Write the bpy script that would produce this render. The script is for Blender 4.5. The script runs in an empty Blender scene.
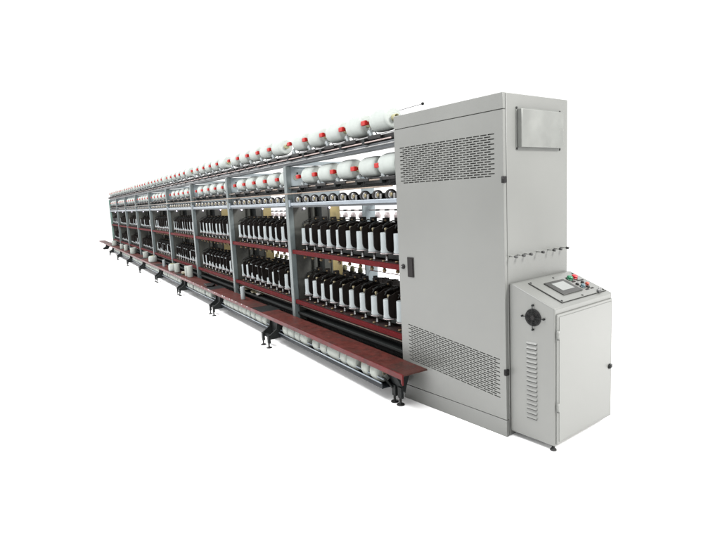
import bpy, bmesh, math, random
from mathutils import Vector, Matrix
random.seed(7)
C = bpy.context.scene.collection
sc = bpy.context.scene
PI = math.pi

# ------------------------------------------------------------------ materials
def mat(name, col, rough=.5, metal=0., vary=.06, scale=6., bump=0., bscale=60., rvary=.08, emit=None, spec=.5, dirt=None, dscale=3., damt=.55, wear=None):
    if name != 'white_studio_floor': col = tuple(c * .50 for c in col); dirt = dirt and tuple(c * .50 for c in dirt)
    m = bpy.data.materials.new(name); m.use_nodes = True
    nt = m.node_tree; N = nt.nodes; Lk = nt.links
    b = N['Principled BSDF']
    b.inputs['Metallic'].default_value = metal
    b.inputs['Specular IOR Level'].default_value = spec
    tc = N.new('ShaderNodeTexCoord')
    nz = N.new('ShaderNodeTexNoise'); nz.inputs['Scale'].default_value = scale; nz.inputs['Detail'].default_value = 5
    Lk.new(tc.outputs['Object'], nz.inputs['Vector'])
    rp = N.new('ShaderNodeMapRange'); rp.inputs['From Min'].default_value = .3; rp.inputs['From Max'].default_value = .7
    rp.inputs['To Min'].default_value = 1 - vary; rp.inputs['To Max'].default_value = 1 + vary
    Lk.new(nz.outputs['Fac'], rp.inputs['Value'])
    mx = N.new('ShaderNodeMix'); mx.data_type = 'RGBA'; mx.blend_type = 'MULTIPLY'; mx.inputs['Factor'].default_value = 1
    mx.inputs['A'].default_value = (*col, 1)
    Lk.new(rp.outputs['Result'], mx.inputs['B'])
    outc = mx.outputs['Result']
    if dirt:
        n2 = N.new('ShaderNodeTexNoise'); n2.inputs['Scale'].default_value = dscale; n2.inputs['Detail'].default_value = 8; n2.inputs['Roughness'].default_value = .7
        Lk.new(tc.outputs['Object'], n2.inputs['Vector'])
        r2 = N.new('ShaderNodeMapRange'); r2.inputs['From Min'].default_value = .48; r2.inputs['From Max'].default_value = .68
        r2.inputs['To Max'].default_value = damt
        Lk.new(n2.outputs['Fac'], r2.inputs['Value'])
        fac = r2.outputs['Result']
        if wear:   # worn, dirty right-hand end of a bench segment
            sx_ = N.new('ShaderNodeSeparateXYZ'); Lk.new(tc.outputs['Object'], sx_.inputs['Vector'])
            rw = N.new('ShaderNodeMapRange'); rw.inputs['From Min'].default_value = wear[0]; rw.inputs['From Max'].default_value = wear[1]; rw.inputs['To Max'].default_value = .8
            Lk.new(sx_.outputs['X'], rw.inputs['Value'])
            ad = N.new('ShaderNodeMath'); ad.operation = 'ADD'; ad.use_clamp = True
            Lk.new(fac, ad.inputs[0]); Lk.new(rw.outputs['Result'], ad.inputs[1]); fac = ad.outputs['Value']
        m2 = N.new('ShaderNodeMix'); m2.data_type = 'RGBA'; Lk.new(fac, m2.inputs['Factor'])
        Lk.new(outc, m2.inputs['A']); m2.inputs['B'].default_value = (*dirt, 1)
        outc = m2.outputs['Result']
    Lk.new(outc, b.inputs['Base Color'])
    r3 = N.new('ShaderNodeMapRange'); r3.inputs['From Min'].default_value = .3; r3.inputs['From Max'].default_value = .7
    r3.inputs['To Min'].default_value = max(.02, rough - rvary); r3.inputs['To Max'].default_value = min(1, rough + rvary)
    n3 = N.new('ShaderNodeTexNoise'); n3.inputs['Scale'].default_value = scale * .5; n3.inputs['Detail'].default_value = 3
    Lk.new(tc.outputs['Object'], n3.inputs['Vector']); Lk.new(n3.outputs['Fac'], r3.inputs['Value']); Lk.new(r3.outputs['Result'], b.inputs['Roughness'])
    if bump:
        nb = N.new('ShaderNodeTexNoise'); nb.inputs['Scale'].default_value = bscale; nb.inputs['Detail'].default_value = 4
        Lk.new(tc.outputs['Object'], nb.inputs['Vector'])
        if 'yarn' in name:   # wound threads run round the package
            mp = N.new('ShaderNodeMapping'); mp.inputs['Scale'].default_value = (3.2, .25, .25)
            Lk.new(tc.outputs['Object'], mp.inputs['Vector']); Lk.new(mp.outputs['Vector'], nb.inputs['Vector'])
        bp = N.new('ShaderNodeBump'); bp.inputs['Strength'].default_value = bump; bp.inputs['Distance'].default_value = .01
        Lk.new(nb.outputs['Fac'], bp.inputs['Height']); Lk.new(bp.outputs['Normal'], b.inputs['Normal'])
    if emit:
        b.inputs['Emission Color'].default_value = (*emit[0], 1); b.inputs['Emission Strength'].default_value = emit[1]
    return m

M = {}
M['paint'] = mat('grey_powder_coat', (.224, .2285, .216), .36, vary=.07, scale=1.1, bump=.05, bscale=420, rvary=.10)  # slow colour variation stands in for cloudy reflections on the panels
M['paint2'] = mat('grey_powder_coat_console', (.240, .2445, .231), .38, vary=.06, scale=2.2, bump=.05, bscale=420, rvary=.10)
M['alu'] = mat('brushed_cover_plate', (.27, .278, .262), .34, metal=.25, vary=.10, scale=7, rvary=.14)
M['gap'] = mat('black_rubber_and_shade', (.012, .012, .012), .8, vary=.1)  # also used for painted shadow strips on the console
M['black'] = mat('black_enamel', (.012, .011, .011), .5, vary=.25, scale=20, spec=.2)
M['sep'] = mat('black_plastic', (.011, .008, .0065), .55, vary=.5, scale=14, spec=.12)
M['shelf'] = mat('dark_red_brown_shelf', (.030, .010, .009), .5, vary=.4, scale=16, dirt=(.014, .016, .015), dscale=12, damt=.9, spec=.3)  # dark red-brown, mottled darker
M['dgreen'] = mat('dark_green_enamel', (.012, .019, .018), .5, vary=.3, scale=9)
M['dgrey'] = mat('dark_grey_cast_iron', (.013, .0155, .0155), .6, spec=.15, vary=.3, scale=9, bump=.15, bscale=80)
M['handle'] = mat('brown_black_plastic', (.010, .0075, .007), .5, spec=.2)
M['steel'] = mat('steel', (.42, .42, .42), .32, metal=.9, vary=.15, scale=20)
M['chrome'] = mat('bright_steel', (.62, .63, .65), .22, metal=1, vary=.08, scale=20)
M['pin'] = mat('dark_steel_pin', (.10, .10, .10), .4, metal=.6)
M['dbrass'] = mat('tarnished_brass', (.20, .14, .07), .5, metal=.5, vary=.3, scale=40)
M['brass'] = mat('brass', (.36, .31, .19), .4, metal=.7, vary=.2, scale=30)
M['blue'] = mat('blue_grey_paint', (.150, .180, .182), .42, vary=.14, scale=5, dirt=(.07, .085, .075), dscale=5, damt=.4)
M['blue_lit'] = mat('pale_blue_grey_lit_paint', (.30, .36, .39), .5, vary=.08, scale=4, dirt=(.18, .20, .19), dscale=4, damt=.5)  # paler blue-grey with the light above the beam put into the colour
M['panel'] = mat('grey_green_shaded_paint', (.062, .064, .053), .55, vary=.2, scale=4, dirt=(.018, .018, .015), dscale=3, damt=.8)  # darkened so the colour holds the shade inside the bays
M['beam'] = mat('galvanised_beam', (.36, .41, .46), .35, metal=.4, vary=.12, scale=8)
M['trough'] = mat('dark_blue_enamel', (.014, .018, .023), .5, vary=.2, scale=8, spec=.15)
M['dbeam'] = mat('dark_blue_grey_beam', (.085, .095, .105), .45, metal=.3, vary=.2, scale=8)
M['cream'] = mat('cream_paint_warm_light', (.56, .44, .17), .5, vary=.35, scale=6, dirt=(.25, .18, .07), dscale=6, damt=.7)  # cream paint pushed yellow and bright to carry warm light inside the bays
M['red'] = mat('dark_red_enamel', (.118, .009, .011), .6, vary=.25, scale=9, dirt=(.030, .004, .005), dscale=9, damt=.6, spec=.04)
M['bench'] = mat('worn_dark_red_paint', (.112, .025, .019), .5, vary=.3, scale=22, dirt=(.060, .030, .024), dscale=9, damt=.8, wear=(-.5, .12), bump=.15, bscale=40, spec=.15)
M['lip'] = mat('bright_dark_red_paint', (.130, .012, .013), .42, vary=.2, scale=12, dirt=(.04, .014, .014), dscale=9, damt=.7, spec=.15)
M['signal'] = mat('signal_red_plastic', (.46, .010, .006), .5, vary=.08, scale=30, spec=.25)
M['yarn'] = mat('raw_white_yarn', (.56, .60, .572), .85, vary=.05, scale=14, bump=.6, bscale=160, spec=.2)
M['yarn2'] = mat('raw_white_yarn_dusty', (.50, .53, .49), .85, vary=.06, scale=12, bump=.35, bscale=160, spec=.2)
M['tube'] = mat('yellow_paper_tube', (.40, .385, .22), .7, vary=.2, scale=20)
M['tubet'] = mat('tan_paper_tube', (.42, .34, .20), .7, vary=.2, scale=20)
M['pot'] = mat('white_pot_plastic', (.38, .42, .43), .38, vary=.08, scale=10)
M['disc'] = mat('pinkish_white_disc', (.72, .62, .62), .3, vary=.1, scale=20)
M['tan'] = mat('tan_steel', (.34, .27, .22), .4, metal=.5, vary=.2, scale=20)
M['pink'] = mat('copper_pink_rod', (.50, .40, .38), .35, metal=.5, vary=.15, scale=20)
M['slot'] = mat('slot_shade', (.065, .065, .06), .7)
M['screen'] = mat('screen_glass', (.23, .24, .23), .15, vary=.04, emit=((.86, .9, .86), .10))
M['bezel'] = mat('screen_bezel', (.035, .035, .032), .4, vary=.1)
M['green'] = mat('green_button', (.01, .22, .10), .3)
M['rbtn'] = mat('red_button', (.62, .02, .03), .3)
M['bbtn'] = mat('blue_grey_button', (.13, .22, .25), .3)
M['obtn'] = mat('orange_red_button', (.55, .10, .06), .3)
M['led'] = mat('lit_led', (.8, .75, 1), .3, emit=((.85, .75, 1.0), 6))
M['white_mark'] = mat('white_mark_and_glint', (.70, .66, .64), .5, vary=.1)  # white for lip marks and for painted glints on the sheeting
M['plastic'] = mat('clear_wrap', (.26, .23, .15), .2, vary=.3, scale=14)
M['floor'] = mat('white_studio_floor', (.95, .95, .95), .9, vary=.0, spec=.0)
M['endgreen'] = mat('green_grey_paint', (.20, .32, .28), .45, vary=.1)

# ------------------------------------------------------------------ mesh builder
class MB:
    def __init__(s): s.bm = bmesh.new(); s.mats = []
    def mi(s, m):
        if m not in s.mats: s.mats.append(m)
        return s.mats.index(m)
    def faces_of(s, verts, m, smooth=False):
        i = s.mi(m); vs = set(verts)
        for f in {f for v in verts for f in v.link_faces}:
            if all(v in vs for v in f.verts): f.material_index = i; f.smooth = smooth
    def box(s, x0, x1, y0, y1, z0, z1, m, bev=0., seg=2):
        co = [(x, y, z) for x in (x0, x1) for y in (y0, y1) for z in (z0, z1)]
        v = [s.bm.verts.new(c) for c in co]
        i = s.mi(m); fs = []
        for q in ((0, 1, 3, 2), (4, 6, 7, 5), (0, 4, 5, 1), (2, 3, 7, 6), (0, 2, 6, 4), (1, 5, 7, 3)):
            f = s.bm.faces.new([v[k] for k in q]); f.material_index = i; fs.append(f)
        if bev:
            ed = list({e for f in fs for e in f.edges})
            r = bmesh.ops.bevel(s.bm, geom=ed, offset=bev, segments=seg, profile=.5, affect='EDGES')
            for f in r['faces']: f.material_index = i; f.smooth = True
        return s
    def prism(s, pts, axis, a0, a1, m, bev=0., seg=2):
        # pts: 2D outline in the two other axes (x: (y,z)  y: (x,z)  z: (x,y))
        def P(p, a):
            return (a, p[0], p[1]) if axis == 'x' else (p[0], a, p[1]) if axis == 'y' else (p[0], p[1], a)
        A = [s.bm.verts.new(P(p, a0)) for p in pts]; B = [s.bm.verts.new(P(p, a1)) for p in pts]
        i = s.mi(m); fs = [s.bm.faces.new(A[::-1]), s.bm.faces.new(B)]
        n = len(pts)
        for k in range(n): fs.append(s.bm.faces.new([A[k], A[(k + 1) % n], B[(k + 1) % n], B[k]]))
        for f in fs: f.material_index = i
        if bev:
            ed = list({e for f in fs for e in f.edges})
            r = bmesh.ops.bevel(s.bm, geom=ed, offset=bev, segments=seg, profile=.5, affect='EDGES')
            for f in r['faces']: f.material_index = i; f.smooth = True
        return s
    def lathe(s, prof, p0, d, m, n=20, smooth=True, caps=True):
        # prof: list of (r, t); axis from p0 along unit d
        d = Vector(d).normalized(); p0 = Vector(p0)
        u = d.orthogonal().normalized(); w = d.cross(u)
        rings = []
        for r, t in prof:
            rings.append([s.bm.verts.new(p0 + d * t + (u * math.cos(2 * PI * k / n) + w * math.sin(2 * PI * k / n)) * max(r, 1e-5)) for k in range(n)])
        i = s.mi(m)
        for a, b in zip(rings, rings[1:]):
            for k in range(n):
                f = s.bm.faces.new([a[k], a[(k + 1) % n], b[(k + 1) % n], b[k]]); f.material_index = i; f.smooth = smooth
        if caps:
            f = s.bm.faces.new(rings[0][::-1]); f.material_index = i
            f = s.bm.faces.new(rings[-1]); f.material_index = i
        return s
    def cyl(s, p0, p1, r, m, n=12):
        p0 = Vector(p0); p1 = Vector(p1); L = (p1 - p0).length
        return s.lathe([(r, 0), (r, L)], p0, p1 - p0, m, n)
    def torus(s, c, d, R, r, m, n=24, k=8, a0=0., a1=2 * PI):
        d = Vector(d).normalized(); c = Vector(c); u = d.orthogonal().normalized(); w = d.cross(u)
        full = abs(a1 - a0 - 2 * PI) < 1e-6
        rings = []; i = s.mi(m)
        for j in range(n if full else n + 1):
            a = a0 + (a1 - a0) * j / n; e = u * math.cos(a) + w * math.sin(a)
            rings.append([s.bm.verts.new(c + e * (R + r * math.cos(2 * PI * q / k)) + d * (r * math.sin(2 * PI * q / k))) for q in range(k)])
        for j in range(n):
            A = rings[j]; B = rings[(j + 1) % len(rings)]
            for q in range(k):
                f = s.bm.faces.new([A[q], B[q], B[(q + 1) % k], A[(q + 1) % k]]); f.material_index = i; f.smooth = True
        return s
    def tube(s, pts, r, m, n=8):
        for a, b in zip(pts, pts[1:]): s.cyl(a, b, r, m, n)
        return s
    def quad(s, pts, m):
        f = s.bm.faces.new([s.bm.verts.new(p) for p in pts]); f.material_index = s.mi(m); return s
    def build(s, name, parent=None, loc=(0, 0, 0), rotz=0., recalc=True):
        if recalc: bmesh.ops.recalc_face_normals(s.bm, faces=s.bm.faces)
        me = bpy.data.meshes.new(name); s.bm.to_mesh(me); s.bm.free()
        for k in s.mats: me.materials.append(M[k])
        o = bpy.data.objects.new(name, me); C.objects.link(o)
        o.location = loc; o.rotation_euler = (0, 0, rotz)
        if parent: o.parent = parent
        return o

def empty(name, loc=(0, 0, 0), rotz=0.):
    o = bpy.data.objects.new(name, None); C.objects.link(o); o.location = loc; o.rotation_euler = (0, 0, rotz)
    o.empty_display_size = .2
    return o
def tag(o, label, cat, group=None):
    o['label'] = label; o['category'] = cat
    if group: o['group'] = group
    return o
def struct(o): o['kind'] = 'structure'; return o
def copy_tree(o, parent=None, loc=None):
    c = o.copy(); C.objects.link(c)
    if parent: c.parent = parent
    if loc is not None: c.location = loc
    for ch in o.children: copy_tree(ch, c)
    return c
ONE = 'first second third fourth fifth sixth seventh eighth ninth tenth eleventh twelfth thirteenth fourteenth fifteenth sixteenth'.split()
ORD = lambda k: ONE[k]

# ------------------------------------------------------------------ dimensions (metres; X along the machine, aisle at -Y)
XL = -.9385                       # machine end that meets the cabinet
BAY = 2.0; NB = 9
XE = XL - BAY * NB                # far end of the machine
PITCH = .183
def X1(k): return XL - BAY * k    # station k

def red_x(row, k, i): return (-1.370 if row == 0 else -1.205) - .362 * i - BAY * k

# ------------------------------------------------------------------ setting
g = MB(); g.quad([(-90, -60, 0), (60, -60, 0), (60, 90, 0), (-90, 90, 0)], 'floor')
struct(g.build('ground', recalc=False))

# ------------------------------------------------------------------ control cabinet
CY = .1139
cab = tag(empty('control_cabinet', (XL, 0, 0), CY), 'tall light grey steel control cabinet with two slotted vents at the machine end', 'cabinet')
L, D, H = .9385, .668, 2.073
b = MB(); b.box(.0, L, .030, D, .0, H, 'paint', .004)
b.build('cabinet_body', cab)
b = MB(); b.box(.004, L - .004, .008, .0296, .006, H - .006, 'slot'); b.build('gap_shade_sheet', cab)  # dark sheet put behind gaps and vent slots to give their shade
b = MB(); b.box(.0, L, .0, .024, .0, .1075, 'paint', .002); b.build('plinth', cab)
b = MB(); b.box(.0, L, .0, .024, 1.982, H, 'paint', .003); b.build('top_panel', cab)
# door with punched slots
b = MB()
dx0, dx1, dz0, dz1 = .0, L, .1125, 1.977
bm = b.bm; ip = b.mi('paint'); ig = b.mi('gap')
def fq(p, i=ip):
    f = bm.faces.new([bm.verts.new(q) for q in p]); f.material_index = i; return f
def vent(rect, corners, rows, cols, slot_h=.50, slot_w=.84):
    x0, x1, z0, z1 = rect
    tl, tr, br, bl = corners
    R = [(x0, z1), (x1, z1), (x1, z0), (x0, z0)]; V = [tl, tr, br, bl]
    for k in range(4):
        a, c = R[k], R[(k + 1) % 4]; d, e = V[(k + 1) % 4], V[k]
        fq([(p[0], 0, p[1]) for p in (a, c, d, e)])
    def at(u, v):
        x = (tl[0] * (1 - u) + tr[0] * u) * (1 - v) + (bl[0] * (1 - u) + br[0] * u) * v
        z = (tl[1] * (1 - u) + tr[1] * u) * (1 - v) + (bl[1] * (1 - u) + br[1] * u) * v
        return x, z
    for r in range(rows):
        v0, v1 = r / rows, (r + 1) / rows
        hv = (v1 - v0) * (1 - slot_h) / 2
        off = .5 if r % 2 else 0.
        edges = [max(0, min(1, (c + off - .5 * (1 if off else 0) * 2 * .5) / cols)) for c in range(cols + 1)]
        if off: edges = [0.] + [(c + .5) / cols for c in range(cols)] + [1.]
        for u0, u1 in zip(edges, edges[1:]):
            if u1 - u0 < .6 / cols + 1e-6 and off:
                fq([(x, 0, z) for x, z in (at(u0, v0), at(u1, v0), at(u1, v1), at(u0, v1))]); continue
            hu = (u1 - u0) * (1 - slot_w) / 2
            O = [at(u0, v0), at(u1, v0), at(u1, v1), at(u0, v1)]
            I = [at(u0 + hu, v0 + hv), at(u1 - hu, v0 + hv), at(u1 - hu, v1 - hv), at(u0 + hu, v1 - hv)]
            for k in range(4):
                n = (k + 1) % 4
                fq([(O[k][0], 0, O[k][1]), (O[n][0], 0, O[n][1]), (I[n][0], 0, I[n][1]), (I[k][0], 0, I[k][1])])
                fq([(I[k][0], 0, I[k][1]), (I[n][0], 0, I[n][1]), (I[n][0], .006, I[n][1]), (I[k][0], .006, I[k][1])])
vent((dx0, dx1, 1.5, dz1), ((.050, 1.854), (.880, 1.854), (.880, 1.597), (.050, 1.597)), 18, 15)
vent((dx0, dx1, dz0, .72), ((.070, .587), (.897, .495), (.897, .238), (.070, .312)), 19, 15)
fq([(dx0, 0, .72), (dx1, 0, .72), (dx1, 0, 1.5), (dx0, 0, 1.5)])
for xx in (dx0, dx1): fq([(xx, 0, dz0), (xx, .024, dz0), (xx, .024, dz1), (xx, 0, dz1)])
for zz in (dz0, dz1): fq([(dx0, 0, zz), (dx0, .024, zz), (dx1, .024, zz), (dx1, 0, zz)])
door = b.build('cabinet_door', cab)
h = MB(); h.box(.093, .157, -.006, .0, .934, 1.078, 'handle', .003); h.box(.101, .149, -.009, -.0061, .944, 1.068, 'handle', .002)
h.build('recessed_handle', door)
h = MB(); h.lathe([(.018, 0), (.018, .006), (.013, .008), (.012, .016), (.004, .016)], (.046, 0, 1.006), (0, -1, 0), 'black', 16)
h.lathe([(.006, .0162), (.005, .019)], (.046, 0, 1.006), (0, -1, 0), 'steel', 10); h.build('door_lock', door)
for z in (1.58, .416):
    h = MB(); h.box(L - .012, L + .010, -.008, .020, z - .019, z + .019, 'black', .003); h.cyl((L + .003, -.011, z - .015), (L + .003, -.011, z + .015), .006, 'black', 10)
    h.build('hinge', door)
# end cover plate
h = MB()
h.box(L, L + .003, .118, .580, 1.752, 1.998, 'alu', .0)
h.box(L + .0032, L + .034, .131, .567, 1.765, 1.985, 'alu', .004)
cov = h.build('cover_plate', cab)
for y, z in ((.126, 1.9915), (.573, 1.9915), (.126, 1.7585), (.573, 1.7585)):
    h = MB(); h.lathe([(.0075, 0), (.0075, .003), (.004, .005)], (L + .003, y, z), (1, 0, 0), 'gap', 10); h.build('screw', cov)
# the row of pins on the end face
for y in (.045, .121, .194, .319, .440, .514, .592):
    h = MB(); h.lathe([(.0035, 0), (.0035, .040)], (L, y, 1.126), (1, 0, 0), 'paint2', 10); h.lathe([(.0065, .038), (.0080, .040), (.0085, .056), (.005, .059)], (L, y, 1.126), (1, 0, 0), 'pin', 12)
    h.build('guide_pin', cab)
for x, y in ((.05, .08), (L - .05, .08), (.05, D - .05), (L - .05, D - .05)): pass

# ------------------------------------------------------------------ control console
con = tag(empty('control_console', (XL, 0, 0), CY), 'low grey control console with sloping top beside the tall cabinet', 'console')
cx0, cx1, cy0, cy1, cz0 = L + .004, L + .309, .032, .664, .036
h = MB(); h.prism([(cx0, cz0), (cx1, cz0), (cx1, .850), (L + .030, .963), (cx0, .963)], 'y', cy0, cy1, 'paint2', .008, 3)
body = h.build('console_body', con)
sl = Vector((cx1 - L - .030, 0, .850 - .963)); SL = sl.length; sl.normalize(); nn = Vector((-sl.z, 0, sl.x))
A0 = Vector((L + .030, cy0, .963))
def on(s, y, hh=0.): return A0 + sl * s + Vector((0, y, 0)) + nn * hh
def slab(mb, s0, s1, y0, y1, h0, h1, m, bev=0.):
    co = [on(s_, y_, h_) for s_ in (s0, s1) for y_ in (y0, y1) for h_ in (h0, h1)]
    v = [mb.bm.verts.new(c) for c in co]; i = mb.mi(m); fs = []
    for q in ((0, 1, 3, 2), (4, 6, 7, 5), (0, 4, 5, 1), (2, 3, 7, 6), (0, 2, 6, 4), (1, 5, 7, 3)):
        f = mb.bm.faces.new([v[k] for k in q]); f.material_index = i; fs.append(f)
    if bev:
        r = bmesh.ops.bevel(mb.bm, geom=list({e for f in fs for e in f.edges}), offset=bev, segments=2, profile=.5, affect='EDGES')
        for f in r['faces']: f.material_index = i; f.smooth = True
h = MB(); slab(h, .031, .275, .112, .606, .0, .003, 'gap'); slab(h, .031, .272, .116, .606, .0032, .0075, 'paint2', .001)  # black slab past left and front edges paints the plate's shadow line
pan = h.build('control_panel', con)
h = MB(); slab(h, .077, .223, .203, .412, .0076, .015, 'bezel', .003); scr = h.build('screen_bezel', pan)
h = MB(); slab(h, .102, .186, .247, .375, .0151, .0162, 'screen'); h.build('screen', pan)
def button(name, s, y, r, m, hh=.022):
    q = MB(); q.lathe([(r * 1.05, 0), (r * 1.05, .004), (r * .8, .0045), (r * .8, .010), (r, .0115), (r, hh - .004), (r * .75, hh), (r * .01, hh + .001)], on(s, y, .0076), nn, m, 18)
    q.lathe([(r * 1.25, 0), (r * 1.25, .003)], on(s, y, .0076), nn, 'black', 18)
    return q.build(name, pan)
button('green_button', .089, .470, .019, 'green')
button('red_button', .089, .524, .019, 'rbtn')
button('blue_button', .190, .462, .014, 'bbtn', .020)
button('orange_button', .184, .520, .013, 'obtn', .020)
for s, y in ((.122, .468), (.122, .525), (.124, .560), (.222, .466), (.222, .520)):
    q = MB(); slab(q, s - .006, s + .006, y - .018, y + .018, .0076, .0086, 'black'); q.build('legend_strip', pan)
for s, y in ((.156, .455), (.205, .500), (.152, .522)):
    q = MB(); q.lathe([(.011, 0), (.011, .006), (.007, .010)], on(s, y, .0076), nn, 'black', 12); q.build('selector_knob', pan)
for s, y in ((.040, .125), (.040, .362), (.040, .582), (.262, .125), (.262, .344), (.262, .585)):
    q = MB(); q.lathe([(.007, 0), (.006, .003)], on(s, y, .0076), nn, 'gap', 10); q.build('panel_screw', pan)
q = MB(); slab(q, .262, .280, .505, .535, .0, .016, 'pin', .003); q.tube([on(.270, .515, .014), on(.258, .53, .020), on(.256, .558, .020)], .0045, 'steel', 8)
q.build('panel_latch', con)
# fan
fx, fz = L + .171, .781; fy = cy0
q = MB(); q.lathe([(.052, 0), (.052, .003), (.049, .003)], (fx, fy, fz), (0, -1, 0), 'gap', 32)
for r in (.048, .038, .028, .018): q.torus((fx, fy - .009, fz), (0, 1, 0), r, .0016, 'black', 28, 6)
q.lathe([(.014, .004), (.014, .010), (.010, .011)], (fx, fy, fz), (0, -1, 0), 'black', 16)
for a in range(7):
    t = 2 * PI * a / 7
    q.quad([(fx + r * math.cos(t + e), fy - yy, fz + r * math.sin(t + e)) for r, e, yy in ((.014, 0, .004), (.046, .1, .0035), (.046, .6, .007), (.014, .5, .007))], 'dgrey')
fan = q.build('fan_grille', con)
for dx, dz in ((0, 1), (0, -1), (1, 0), (-1, 0)):
    q = MB(); q.cyl((fx + dx * .018, fy - .010, fz + dz * .018), (fx + dx * .074, fy - .010, fz + dz * .074), .0022, 'dgrey', 8)
    q.lathe([(.006, 0), (.006, .012), (.004, .014)], (fx + dx * .072, fy, fz + dz * .072), (0, -1, 0), 'dgrey', 10); q.build('guard_clip', fan)
# louvres
q = MB()
for k in range(17):
    z = .628 - k * .0283
    x0, x1 = L + .126, L + .194
    q.prism([(fy - .0005, z + .004), (fy - .008, z - .006), (fy - .008, z - .0075), (fy - .0005, z - .0075)], 'x', x0, x1, 'paint2')
    q.box(x0 + .001, x1 - .001, fy - .006, fy - .0006, z - .0125, z - .0078, 'gap')  # black strip paints the slit and the shadow below each hood
q.build('louvre_panel', con)
# door on the right face
q = MB(); q.box(cx1 + .0002, cx1 + .010, .043, .653, .047, .815, 'paint2', .003)
q.box(cx1 + .0102, cx1 + .0125, .058, .638, .062, .800, 'paint2', .002)
cdoor = q.build('console_door', con)
for z in (.700, .274):
    q = MB(); q.cyl((cx1 + .015, .043, z - .025), (cx1 + .015, .043, z + .025), .007, 'paint2', 10); q.cyl((cx1 + .015, .043, z - .028), (cx1 + .015, .043, z - .0255), .0075, 'gap', 10); q.build('door_hinge', cdoor)
q = MB(); q.lathe([(.016, 0), (.016, .004), (.011, .006), (.011, .012), (.006, .013)], (cx1 + .0125, .618, .382), (1, 0, 0), 'dgrey', 16); q.box(cx1 + .0126, cx1 + .021, .622, .646, .370, .394, 'pin', .003)
q.build('door_latch', cdoor)
for x, y in ((cx0 + .06, cy0 + .09), (cx1 - .026, cy0 + .026), (cx0 + .06, cy1 - .09), (cx1 - .12, cy1 - .10)):
    q = MB(); q.lathe([(.019, 0), (.019, .006), (.014, .011), (.009, .012), (.009, .034)], (x, y, .0), (0, 0, 1), 'gap', 18); q.build('foot', con)

# ------------------------------------------------------------------ the long twisting machine
mach = tag(empty('twisting_machine', (XL, 0, 0)), 'long yarn twisting machine of open bays running away behind the tall grey cabinet', 'textile machine')
def mk(mb, name): return mb.build(name, mach, (-XL, 0, 0))   # mesh written in world coordinates
# station frames: front post, side panel, rear post, duct
for k in range(1, NB + 1):
    x = X1(k); end = (k == NB)
    q = MB(); mm = 'endgreen' if end else 'blue'
    q.box(x, x + .070, -.012, .045, .02, 1.872, mm, .004)
    fr = mk(q, 'front_post')
    q = MB(); q.box(x + .030, x + .062, .0455, .47, .05, 1.4985, 'panel'); q.box(x + .028, x + .062, .0455, .61, 1.5, 1.868, 'blue_lit')  # upper piece paler, lower darker: light and shade put into their colours
    q.box(x + .0622, x + .075, .0455, .60, 1.852, 1.868, 'blue_lit')
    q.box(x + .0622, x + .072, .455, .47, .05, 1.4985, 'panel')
    for yy, zz in ((.12, 1.80), (.52, 1.80), (.14, 1.50), (.5, 1.50)):
        q.lathe([(.010, 0), (.008, .006)], (x + .0622, yy, zz), (1, 0, 0), 'dgrey', 8)
    pn = mk(q, 'side_panel')
    q = MB(); q.box(x + .035, x + .060, .90, 1.06, .05, 1.868, 'blue_lit', .003); mk(q, 'rear_post')
    q = MB(); q.box(x + .020, x + .062, .475, .60, .10, 1.44, 'cream', .006); mk(q, 'cream_duct')
    q = MB(); q.cyl((x + .105, .32, .06), (x + .105, .32, 1.455), .032, 'dgrey', 16); q.cyl((x + .10, .25, .06), (x + .10, .25, 1.455), .022, 'panel', 12); mk(q, 'riser_pipe')
    for yy, zz, rr in ((.16, 1.433, .008), (.46, 1.429, .008)):
        q = MB(); q.lathe([(rr * .5, -.006), (rr, 0), (rr, .012), (rr * .6, .018)], (x + .083, yy, zz), (1, 0, 0), 'led', 12); mk(q, 'indicator_lamp')
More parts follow.
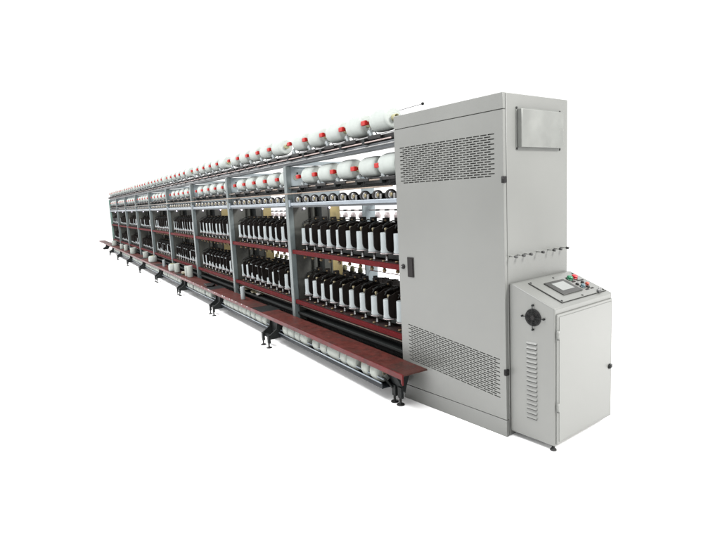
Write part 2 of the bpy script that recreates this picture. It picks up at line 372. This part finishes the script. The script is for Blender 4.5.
# long members, one per bay so each bay's rail shows its own joint
for k in range(NB):
    xr = X1(k) - (.004 if k == 0 else -.0); xl = X1(k + 1) + .072
    if k == 0: xr = XL - .003
    for z0, z1 in ((.972, 1.012), (.444, .484)):
        q = MB(); q.box(xl, xr, .0, .026, z0, z1, 'red', .004); q.box(xl, xr, .0262, .26, z1 - .016, z1 - .004, 'shelf')
        mk(q, 'spindle_rail')
        q = MB(); q.box(xl, xr, .15, .25, z1 + .004, z1 + .062, 'dgreen', .004); q.box(xl, xr, .262, .275, z1 - .02, z1 + .215, 'sep'); q.box(xl, xr, .235, .2615, z1 + .225, z1 + .292, 'sep')  # black sheet and bar behind the brake box added to darken the interior
        mk(q, 'brake_box_and_shade')
    # feed roller beam
    q = MB(); q.box(xl, xr, .0, .075, 1.468, 1.500, 'beam', .006); q.box(xl, xr, .010, .070, 1.452, 1.4678, 'dbeam'); q.box(xl, xr, .078, .13, 1.46, 1.545, 'black')  # darker lower strip paints the shaded underside of the beam
    mk(q, 'feed_beam')
    q = MB(); q.box(xl, xl + .03, -.006, .02, 1.455, 1.53, 'beam', .003); mk(q, 'beam_bracket')
    # cradle beams
    q = MB(); q.box(xl, xr, .035, .075, 1.622, 1.668, 'black', .003); q.box(xl, xr, .10, .17, 1.60, 1.665, 'black'); q.cyl((xl, .010, 1.648), (xr, .010, 1.648), .006, 'tan', 8)
    mk(q, 'lower_cradle_beam')
    # rear side
    q = MB(); q.box(xl, xr, 1.034, 1.06, .972, 1.012, 'red', .004); q.box(xl, xr, 1.034, 1.06, .444, .484, 'red', .004); mk(q, 'rear_rail')
    q = MB(); q.box(xl, xr, .985, 1.06, 1.468, 1.500, 'beam', .004); mk(q, 'rear_beam')
    for zb in (1.040, .440):
        q = MB(); q.box(xl, xr, .80, .83, zb - .12, zb + .165, 'sep')
        for i in range(10):
            xx = X1(k) - .03 - i * PITCH
            q.prism([(.83, zb), (.98, zb), (1.03, zb + .04), (1.035, zb + .18), (.90, zb + .20), (.83, zb + .20)], 'x', xx, xx - .012, 'sep')
            q.box(xx - .055, xx - .030, .86, .90, zb + .165, zb + .215, 'sep')
            if zb < 1 and k in (1, 2, 3, 5): q.lathe([(.030, zb + .205), (.032, zb + .23), (.022, zb + .262), (.012, zb + .27)], (xx - .09, .93, 0), (0, 0, 1), 'tube', 10)
        mk(q, 'rear_spindle_bank')
    q = MB()
    q.cyl((xl, .97, 1.372), (xr, .97, 1.372), .006, 'pink', 8)
    for i in range(10):
        xx = X1(k) - .10 - i * PITCH
        q.box(xx - .03, xx + .03, .955, .985, 1.364, 1.382, 'dgrey', .003)
        q.lathe([(.030, 0), (.036, .03), (.018, .062)], (xx, .97, 1.285), (0, 0, 1), 'disc', 14)
    q.cyl((xl, .95, .690), (xr, .95, .690), .005, 'signal', 8)
    mk(q, 'rear_guide_row')
    # dark base skirt
    q = MB(); q.box(xl, xr, .12, .15, .21, .43, 'black'); q.box(xl, xr, .02, .12, .330, .352, 'dgrey', .003); q.box(xl, xr, .055, .085, .225, .262, 'dgrey')
    q.cyl((xl, .05, .412), (xr, .05, .412), .007, 'tan', 8)
    mk(q, 'base_skirt')
# top members
q = MB(); q.box(XE, XL - .003, .020, .100, 1.874, 1.922, 'dbeam', .004); q.box(XE, XL - .003, .030, .060, 1.944, 1.985, 'black'); q.box(XE, XL - .003, .12, .19, 1.925, 1.985, 'black')
mk(q, 'top_cradle_beam')
q = MB(); q.cyl((XE, .016, 1.902), (XL - .004, .016, 1.902), .0045, 'steel', 8); mk(q, 'front_rod')
for k in range(NB):
    for i in range(5):
        xx = red_x(0, k, i)
        q = MB(); q.box(xx + .03, xx + .07, -.026, .030, 1.918, 1.962, 'dgrey', .003); q.box(xx + .0702, xx + .25, .004, .034, 1.950, 1.978, 'black', .003)
        q.box(xx + .035, xx + .06, .0202, .034, 1.872, 1.9175, 'dbeam')
        mk(q, 'traverse_guide')
        xx = red_x(1, k, i)
        q = MB(); q.box(xx + .09, xx + .26, -.002, .034, 1.640, 1.664, 'black', .003); q.box(xx + .06, xx + .0898, -.004, .034, 1.618, 1.655, 'dgrey', .003)
        q.torus((xx + .15, .0, 1.632), (0, 1, 0), .042, .0035, 'dgrey', 14, 6, PI * .1, PI * 1.1)
        mk(q, 'traverse_guide')
q = MB(); q.cyl((XE - .1, -.020, 1.931), (XL - .004, -.020, 1.931), .0048, 'pink', 8); mk(q, 'front_rod')
q = MB(); q.cyl((XE, .012, 1.972), (XL - .004, .012, 1.972), .0045, 'steel', 8); mk(q, 'front_rod')
q = MB(); q.cyl((XE - .35, -.030, 1.590), (XL - .004, -.030, 1.590), .0055, 'tan', 8); mk(q, 'front_rod')
q = MB(); q.cyl((-2.4, .6, 2.262), (-1.365, .6, 2.262), .0035, 'steel', 8); q.lathe([(.004, -.012), (.012, -.006), (.012, .006), (.004, .012)], (-1.362, .6, 2.262), (1, 0, 0), 'dgrey', 10)
q.cyl((-2.4, .6, 1.99), (-2.4, .6, 2.262), .004, 'steel', 8); q.box(-2.45, -2.35, .19, .62, 1.975, 1.99, 'dbeam')
mk(q, 'overhead_rod')
q = MB(); q.box(XE, XL - .003, .965, 1.045, 1.874, 1.922, 'dbeam', .004); mk(q, 'rear_top_beam')
for k in range(1, NB + 1):
    q = MB(); q.box(X1(k) + .03, X1(k) + .06, .1005, .9645, 1.876, 1.915, 'blue_lit'); mk(q, 'cross_member')

# feed rollers (ten a bay) on the feed beam
q = MB(); q.lathe([(.034, -.03), (.041, -.024), (.041, .018), (.036, .026), (.028, .027)], (0, 0, 0), (1, -.35, 0), 'black', 20); q.lathe([(.030, .0265), (.030, .029), (.020, .0295)], (0, 0, 0), (1, -.35, 0), 'steel', 18); q.lathe([(.0195, .0272), (.016, .031), (.009, .0312), (.007, .038), (.003, .039)], (0, 0, 0), (1, -.35, 0), 'brass', 14)
q.box(-.012, .012, -.012, .06, -.036, -.026, 'black'); q.box(.050, .078, -.018, -.006, -.032, .010, 'steel', .003); q.box(.055, .075, -.006, .05, .0, .010, 'dgrey')
roller = q.build('feed_roller', mach, (0, .03, 1.536))
first = True
for k in range(NB):
    for i in range(10):
        x = X1(k) - .120 - i * PITCH
        p = (x - XL, .036, 1.529)
        if first: roller.location = p; first = False
        else: copy_tree(roller, mach, p)

# cradle arms with red handles, five per bay and row
q = MB(); q.lathe([(.033, 0), (.036, .006), (.036, .016), (.030, .020)], (-.006, 0, 0), (1, 0, 0), 'tube', 18); q.lathe([(.028, .0201), (.026, .030), (.010, .032)], (-.006, 0, 0), (1, 0, 0), 'dgrey', 16)
q.tube([(.026, .0, 0), (.026, -.035, -.062), (.026, -.045, -.095), (.026, -.03, -.105)], .0075, 'steel', 8)
q.torus((.030, -.012, -.105), (1, 0, 0), .045, .004, 'dgrey', 14, 6, -.3, 2.9)
q.prism([(.012, -.062), (.040, -.052), (.072, -.098), (.066, -.106), (.020, -.094)], 'y', -.052, -.030, 'pot', .003)
arm = q.build('cradle_arm', mach)
q = MB(); q.box(-.026, .038, -.086, -.056, -.0185, .0185, 'signal', .006); q.box(-.004, .024, -.0538, .0, -.012, .012, 'signal')
q.build('red_handle', arm)
ROWZ = (2.090, 1.754)
first = True
for row in (0, 1):
    for k in range(NB):
        for i in range(5):
            p = (red_x(row, k, i) - XL - .012, .10, ROWZ[row])
            if first: arm.location = p; first = False
            else: copy_tree(arm, mach, p)

# spindles: shaft, pot, separator plate, guide
def spindle_mesh():
    q = MB(); q.lathe([(.014, 0), (.014, .008), (.011, .010), (.011, .058), (.020, .060), (.022, .066)], (0, 0, 0), (0, 0, 1), 'steel', 12)
    q.lathe([(.013, .0), (.014, .008), (.009, .012)], (.0, -.035, -.002), (0, 0, 1), 'dbrass', 12)
    q.lathe([(.008, -.085), (.015, -.080), (.017, -.066), (.011, -.060), (.011, -.018)], (0, -.03, 0), (0, 0, 1), 'dbrass', 10)
    return q
def pot_mesh(top=.224):
    q = MB()
    q.lathe([(.046, .066), (.0500, .070), (.0500, .082), (.0470, .094), (.0465, top - .003), (.045, top), (.028, top)], (0, 0, 0), (0, 0, 1), 'pot', 24)
    q.lathe([(.053, .0612), (.0542, .0635), (.052, .0655)], (0, 0, 0), (0, 0, 1), 'disc', 24, caps=False)
    q.lathe([(.011, top + .0002), (.012, top + .020), (.015, top + .026), (.011, top + .036), (.003, top + .038)], (0, 0, 0), (0, 0, 1), 'brass', 12)
    return q
def SEPP(f): return [(f, .122), (f + .006, .102), (f + .020, .086), (f + .045, .078), (.16, .074), (.16, .290), (.02, .288), (f + .035, .268), (f + .008, .262), (f, .252)]
SEPF = (-.054, -.062, -.070)
def sep_mesh(f):
    q = MB(); q.prism(SEPP(f), 'x', .086, .095, 'sep'); return q
def guide_mesh(q=None):
    q = q or MB()
    q.box(-.012, .012, .045, .16, .282, .300, 'sep', .003); q.cyl((.0, .05, .291), (.0, -.02, .283), .005, 'sep', 8); q.torus((.0, -.02, .283), (0, 0, 1), .012, .003, 'sep', 14, 6)
    q.box(-.02, .02, .10, .15, .30, .335, 'sep', .004)
    q.tube([(.03, .12, .30), (.03, .05, .318), (.03, -.03, .296), (.03, -.055, .262)], .0045, 'dgrey', 7)
    q.lathe([(.008, 0), (.009, .012), (.004, .016)], (.03, .10, .306), (0, 0, 1), 'dbrass', 10)
    return q
def raised_arm(q=None):
    q = q or MB(); q.tube([(.06, -.02, .235), (.10, -.085, .262)], .006, 'pot', 8); return q
SY = .099; RAILZ = (1.012, .484)
protos_s = {}
def spindle(low, v):
    key = (low, v)
    if key in protos_s: return copy_tree(protos_s[key], mach)
    o = spindle_mesh().build('spindle', mach)
    pot_mesh(.132 if low else (.224, .219, .228)[v]).build('spindle_pot', o); sep_mesh(SEPF[v]).build('separator_plate', o); guide_mesh().build('yarn_guide', o)
    if low: raised_arm().build('lifted_arm', o)
    protos_s[key] = o
    return o
def sx(k, i): return X1(k) - .120 - i * PITCH
def low_pot(k, t, i):
    return (k == 1 and t == 1 and i in (0, 2, 4, 5, 6, 7)) or (k == 2 and t == 1 and i not in (0, 1, 8, 9)) or (k >= 3 and t == 1 and i % 3 != 0)
for k in range(5):
    for t in (0, 1):
        for i in range(10):
            o = spindle(low_pot(k, t, i), random.choice((0, 0, 1, 1, 2)))
            o.location = (sx(k, i) - XL, SY, RAILZ[t] + random.uniform(-.004, .004)); o.rotation_euler = (0, random.uniform(-.012, .012), random.uniform(-.06, .06))
def far_spindles():
    q = MB()
    base = bmesh.new()
    for k in range(5, NB):
        for t in (0, 1):
            for i in range(10):
                n0 = len(q.bm.verts)
                z = 0
                q.lathe([(.012, 0), (.012, .06)], (0, 0, 0), (0, 0, 1), 'steel', 8)
                top = .128 if low_pot(k, t, i) else .224
                q.lathe([(.052, .066), (.0535, .086), (.049, .100), (.049, top), (.02, top + .004)], (0, 0, 0), (0, 0, 1), 'pot', 14)
                q.prism(SEPP(random.choice(SEPF)), 'x', .086, .095, 'sep'); q.box(-.02, .02, .05, .16, .282, .32, 'sep')
                q.bm.verts.ensure_lookup_table()
                vs = q.bm.verts[n0:]
                bmesh.ops.translate(q.bm, verts=vs, vec=(sx(k, i) - XL, SY, RAILZ[t]))
    o = q.build('far_spindles', mach); o['kind'] = 'stuff'
    base.free()
far_spindles()

# ------------------------------------------------------------------ yarn packages in the cradles
def package_mesh(r, l, m, seedv=0):
    q = MB(); hl = l / 2
    q.lathe([(.026, -hl + .004), (r * .74, -hl), (r * .84, -hl + .004), (r * .91, -hl + l * .05), (r * .965, -hl + l * .13), (r * .992, -hl + l * .26), (r, -l * .08), (r, l * .08), (r * .992, hl - l * .26), (r * .965, hl - l * .13), (r * .91, hl - l * .05), (r * .84, hl - .004), (r * .74, hl), (.026, hl - .004)], (0, 0, 0), (1, 0, 0), m, 28)
    return q
def trough_mesh(r, l):
    q = MB(); hl = l / 2
    q.lathe([(.026, -hl + .003), (r * .84, -hl), (r * .94, -hl + .006), (r, -hl * .5), (r, hl * .5), (r * .94, hl - .006), (r * .84, hl), (.026, hl - .003)], (0, 0, 0), (1, 0, 0), 'yarn2', 26)
    return q
def tube_mesh(l, m, r=.024):
    q = MB(); q.lathe([(r - .004, -l / 2), (r, -l / 2), (r, l / 2), (r - .004, l / 2), (r - .004, l / 2 - .02), (.002, l / 2 - .02)], (0, 0, 0), (1, 0, 0), m, 18, caps=True); return q
protos = []
for r in (.086, .088, .083):
    o = package_mesh(r, .232, 'yarn').build('yarn_package'); tube_mesh(.312, 'tube').build('paper_tube', o); protos.append([o, 0])
ROWN = ('upper', 'lower')
for row in (0, 1):
    for k in range(NB):
        for i in range(5):
            pr = protos[(i * 7 + k * 3 + row) % 3 if (i + k) % 2 else 0]
            x = red_x(row, k, i) + .181
            if row == 1 and k == 0 and i == 0: x = -1.100
            z = ROWZ[row] + random.uniform(-.003, .003)
            if not pr[1]: o = pr[0]; o.location = (x, .10, z); pr[1] = 1
            else: o = copy_tree(pr[0], None, (x, .10, z))
            o.rotation_euler = (random.uniform(0, 6), 0, 0)
            tag(o, 'white yarn package, %s in the %s cradle row of the %s bay from the cabinet' % (ORD(i), ROWN[row], ORD(k)), 'yarn package', 'white yarn packages in the %s cradle row' % ROWN[row])

# ------------------------------------------------------------------ red benches along the aisle, with package troughs
BP = 2.06
YF, YB, ZT = -.222, -.004, .300
def bracket(parent, x, ox, feet=True, yf=-.306, narrow=False):
    q = MB()
    # front plate, leaning out to the feet, and a web going back under the bench
    def pl(pts, th, m='dgrey'):
        A = [q.bm.verts.new(Vector(p) - Vector((ox, 0, 0))) for p in pts]
        B = [q.bm.verts.new(Vector(p) + Vector(th) - Vector((ox, 0, 0))) for p in pts]
        i = q.mi(m); n = len(pts)
        q.bm.faces.new(A).material_index = i; q.bm.faces.new(B[::-1]).material_index = i
        for k in range(n): q.bm.faces.new([A[k], A[(k + 1) % n], B[(k + 1) % n], B[k]]).material_index = i
    yt = YF + .035
    if narrow:
        pl([(x - .115, yt, .285), (x + .035, yt, .285), (x + .025, yf + .02, .10), (x - .075, yf + .02, .10)], (0, .012, 0))
        pl([(x - .115, yt - .004, .20), (x - .07, yt - .004, .20), (x - .075, yf + .005, .088), (x - .108, yf + .005, .088)], (0, .010, 0))
    else:
        pl([(x - .175, yt, .286), (x + .012, yt, .286), (x + .012, yt - .004, .16), (x - .06, yt - .02, .125), (x - .175, yt - .004, .15)], (0, .012, 0))
        for xw in (x + .0125, x - .188):
            pl([(xw, yt - .012, .286), (xw, -.01, .286), (xw, -.10, .17), (xw, -.155, .094), (xw, yf + .0, .088), (xw, yf - .004, .125), (xw, yt - .03, .19)], (.012, 0, 0))
        q.box(x - .176 - ox, x + .012 - ox, yf + .018, yf + .05, .096, .122, 'dgrey')
    if narrow: pl([(x + .012, yt + .014, .285), (x + .012, -.01, .285), (x + .012, -.06, .15), (x + .012, yf + .034, .085)], (.012, 0, 0))
    br = q.build('bracket', parent)
    if feet:
        for dx in ((0, -.075) if narrow else (0, -.165)):
            f = MB(); xx = x + dx - ox + .006
            f.box(xx - .022, xx + .022, yf - .008, yf + .016, .05, .135, 'dgrey', .002)
            f.lathe([(.030, 0), (.030, .006), (.024, .010), (.009, .012), (.009, .06)], (xx, yf, .0), (0, 0, 1), 'black', 14)
            f.build('foot', br)
    return br
ben = []
for k in range(10):
    xr = -.640 if k == 0 else -3.36 - BP * (k - 1) - .0
    xl = -3.36 - BP * k + .0
    if k == 9: xl = -21.9
    xjr, xjl = xl, xl - .33          # joint plate to the left of this segment
    if k > 0: xr -= .33
    nm = 'red bench segment, %s along the aisle from the tall cabinet' % ORD(k)
    e = tag(empty('bench', (xr, 0, 0)), nm, 'bench', 'red bench segments along the aisle')
    def lo(a): return a - xr
    q = MB(); q.box(lo(xl), 0, YF + .012, YB, ZT - .012, ZT, 'bench', .002); bt = q.build('bench_top', e)
    q = MB(); q.box(lo(xl) if k == 9 else lo(xjl) + .002, 0, YF, YF + .0115, ZT - .038, ZT + .002, 'lip', .002)
    if k < 9: pass
    lip = q.build('front_lip', e)
    if k == 0:
        q = MB(); q.prism([(-.002, ZT - .075), (.0, ZT - .002), (-.022, ZT - .002), (-.016, ZT - .06)], 'y', YF - .001, YF + .011, 'lip'); q.build('end_tab', e)
    if k in (1, 2):
        q = MB()
        for j in range(11):
            a = xr - .15 - j * .17 + random.uniform(-.05, .05); w = random.uniform(.012, .035)
            q.box(lo(a), lo(a) + w, YF - .0015, YF + .002, ZT - .008 - random.uniform(0, .006), ZT + .0035, 'white_mark')  # small white marks along the lip edge
        q.build('lip_mark', lip)
    if k < 9:
        q = MB(); q.prism([(lo(xjl) + .002, YF + .0118), (lo(xjl) + .002 - (0), YB + .03), (lo(xjr) - .002, YB + .03), (lo(xjr) - .002, YF + .0118)], 'z', ZT - .014, ZT - .003, 'dgrey'); q.build('joint_plate', e)
    if k == 0: bracket(e, -.840, xr, True, -.110, True)
    xb = -2.94 - BP * k
    if k < 8: bracket(e, xb, xr, True)
    elif k == 8: bracket(e, xb, xr, False)
    # trough
    if k < 8:
        ta, tb = (xb + .04, -.945) if k == 0 else (xb + .04, xb + BP - .25)
        q = MB(); q.prism([(YF + .030, .108), (YF + .030, .143), (YF + .036, .143), (YF + .038, .116), (-.045, .116), (-.045, .150), (-.039, .150), (-.039, .108)], 'x', lo(ta), lo(tb), 'trough')
        tr = q.build('trough', e)
        q = MB(); q.cyl((lo(ta), YF + .044, .178), (lo(tb), YF + .044, .178), .006, 'beam', 8); q.cyl((lo(ta), YF + .024, .152), (lo(tb), YF + .024, .152), .0055, 'beam', 8)
        q.cyl((lo(ta), -.045, .172), (lo(tb), -.045, .172), .0065, 'beam', 8)
        q.build('trough_rods', tr)
    # packages lying in the trough
    if k < 8:
        if k == 0: iv = [(-2.83, -2.70), (-2.695, -2.55), (-2.535, -2.41), (-2.40, -2.235), (-2.134, -2.01), (-1.974, -1.85), (-1.838, -1.62), (-1.60, -1.497), (-1.490, -1.335), (-1.258, -1.154), (-1.125, -1.02), (-1.012, -.95)][:11]
        else:
            iv = []; a = xb + .10
            while a < xb + BP - .44:
                w = random.choice((.13, .14, .17, .2)); iv.append((a, a + w)); a += w + random.choice((.008, .01, .03, .09))
        for n, (a, c) in enumerate(sorted(iv, reverse=True)):
            l = c - a - .006; r = random.uniform(.078, .083)
            o = trough_mesh(r, l).build('trough_package', None, ((a + c) / 2, -.113, .116 + r * 1.02 + .001))
            tube_mesh(l + .012, 'tubet', .022).build('paper_tube', o)
            tag(o, 'white yarn package lying in the trough, %s from the right under %s bench segment' % (ORD(n), ORD(k)), 'yarn package', 'yarn packages lying in the trough under the bench')

# ------------------------------------------------------------------ things standing on the bench
ZB = ZT + .001
def tubecan(x, y, r, h, label, name='yarn_can', m='yarn2'):
    q = MB(); q.lathe([(r * .97, 0), (r, .006), (r * .985, h * .5), (r, h - .006), (r * .96, h), (r * .45, h), (r * .45, h - .02), (.003, h - .02)], (0, 0, 0), (0, 0, 1), m, 24)
    o = q.build(name, None, (x, y, ZB)); return tag(o, label, 'yarn can' if name == 'yarn_can' else 'bobbin')
def cheese(x, y, r, h, label):
    q = MB(); q.lathe([(r * .86, 0), (r * .95, .01), (r, h * .35), (r * .98, h * .7), (r * .86, h - .008), (r * .80, h), (.034, h - .004)], (0, 0, 0), (0, 0, 1), 'yarn', 28)
    o = q.build('yarn_cheese', None, (x, y, ZB))
    t = MB(); t.lathe([(.034, .012), (.034, h + .010), (.029, h + .010), (.029, h - .02), (.003, h - .02)], (0, 0, 0), (0, 0, 1), 'tube', 18); t.build('paper_tube', o)
    return tag(o, label, 'yarn package')
tubecan(-4.295, -.099, .029, .165, 'slim white bobbin standing alone on the bench, nearest the cabinet', 'bobbin', 'pot')
tubecan(-7.095, -.092, .050, .198, 'taller white can standing on the bench, nearest of the wide cans')
tubecan(-7.275, -.105, .036, .180, 'slim white can partly hidden behind the taller white can on the bench')
tubecan(-8.015, -.110, .052, .165, 'white can on the bench just right of the nearer squat yarn package')
cheese(-8.300, -.135, .078, .136, 'nearer squat yarn package with yellow tube, standing on bench beside a can')
tubecan(-9.231, -.112, .030, .145, 'slim white bobbin on bench between two squat yarn packages', 'bobbin', 'pot')
cheese(-10.45, -.120, .095, .140, 'widest squat yarn package, standing on the bench far from the cabinet')
tubecan(-11.80, -.050, .070, .150, 'wide white can on bench half hidden behind widest squat package')
tubecan(-13.46, -.110, .075, .165, 'wide white can on the bench, front one of a far pair')
tubecan(-13.60, -.030, .040, .165, 'narrow white can on the bench, back one of a far pair')
tubecan(-14.85, -.110, .060, .175, 'white can on far bench, right one of two close together')
tubecan(-15.85, -.100, .055, .145, 'white can on far bench, left one of two close together')
tubecan(-17.70, -.105, .082, .170, 'white can on the bench nearest the far end of the machine')
q = MB(); q.lathe([(.055, 0), (.07, .01), (.072, .045), (.05, .06), (.004, .055)], (0, 0, 0), (0, 0, 1), 'plastic', 14)
q.prism([(-.12, .0), (-.02, .0), (-.01, .02), (-.1, .05)], 'y', -.05, .04, 'plastic', .004)
tag(q.build('crumpled_wrap', None, (-7.55, -.07, ZB)), 'small crumpled yellowish wrap lying on the bench between white cans', 'wrapping')
q = MB(); q.prism([(-.13, -.06), (.10, -.075), (.15, .0), (.05, .07), (-.12, .05)], 'z', 0, .022, 'black', .006)
tag(q.build('rubber_mat', None, (-5.84, -.10, ZB)), 'small flat black rubber mat lying on the red bench top', 'mat')
# pale sheet scraps at the foot of the second bay
q = MB()
gx, gy = 14, 5
V = [[q.bm.verts.new((-.55 + 1.0 * i / gx, .0 + .17 * j / gy + random.uniform(-.012, .012), .012 + .028 * random.random() + .05 * j / gy)) for j in range(gy + 1)] for i in range(gx + 1)]
for i in range(gx):
    for j in range(gy):
        if (i, j) in ((0, 0), (1, 0), (gx - 1, 0), (gx - 1, 1), (gx - 2, 0), (0, 4), (6, 0), (7, 0)): continue
        f = q.bm.faces.new([V[i][j], V[i + 1][j], V[i + 1][j + 1], V[i][j + 1]]); f.material_index = q.mi('white_mark' if (i * 7 + j * 3) % 11 == 0 else 'plastic')  # scattered white faces are glints painted onto the sheeting
g_ = bmesh.ops.solidify(q.bm, geom=list(q.bm.faces), thickness=.002)
tag(q.build('wrap_sheets', None, (-4.35, .01, .354)), 'crumpled pale plastic sheeting behind the bench beside the slim bobbin nearest the cabinet', 'wrapping')

# ------------------------------------------------------------------ camera
cam = bpy.data.cameras.new('camera'); co = bpy.data.objects.new('camera', cam); C.objects.link(co)
yaw, pitch, roll = -1.0332, -.1351, -.0506
X = [2.2225, -2.2214, 1.5187]
fwd = Vector((math.sin(yaw) * math.cos(pitch), math.cos(yaw) * math.cos(pitch), math.sin(pitch)))
right = Vector((math.cos(yaw), -math.sin(yaw), 0)); up = right.cross(fwd)
r = right * math.cos(roll) + up * math.sin(roll); u = -right * math.sin(roll) + up * math.cos(roll)
co.matrix_world = Matrix(((r.x, u.x, -fwd.x, X[0]), (r.y, u.y, -fwd.y, X[1]), (r.z, u.z, -fwd.z, X[2]), (0, 0, 0, 1)))
cam.sensor_width = 36; cam.lens = 528.96 / 720 * 36; cam.clip_start = .05; cam.clip_end = 500; cam.shift_y = -.55 / 720
sc.camera = co

# ------------------------------------------------------------------ light: white studio surround and a big softbox, with an added fill strip
w = bpy.data.worlds.new('World'); sc.world = w; w.use_nodes = True
bg = w.node_tree.nodes['Background']; bg.inputs['Color'].default_value = (1, 1, 1, 1); bg.inputs['Strength'].default_value = 1.05
def area(name, loc, aim, size, power, col=(1, 1, 1)):
    l = bpy.data.lights.new(name, 'AREA'); l.shape = 'SQUARE'; l.size = size; l.energy = power; l.color = col
    o = bpy.data.objects.new(name, l); C.objects.link(o); o.location = loc
    o.rotation_euler = (Vector(aim) - Vector(loc)).to_track_quat('-Z', 'Y').to_euler()
    return o
area('softbox', (5.0, 3.0, 5.0), (0, .4, 1.0), 1.6, 700, (1, .99, .965))
st = area('floor_fill_strip', (-9.0, -2.9, 6.0), (-9.0, -1.6, 0), 3, 1350)  # added fill lamp, no real fixture, washes out the floor shadows
st.data.shape = 'RECTANGLE'; st.data.size = 24; st.data.size_y = 2.2
sc.view_settings.view_transform = 'Standard'; sc.view_settings.look = 'None'; sc.view_settings.exposure = .5; sc.view_settings.gamma = 1
sc.cycles.max_bounces = 8
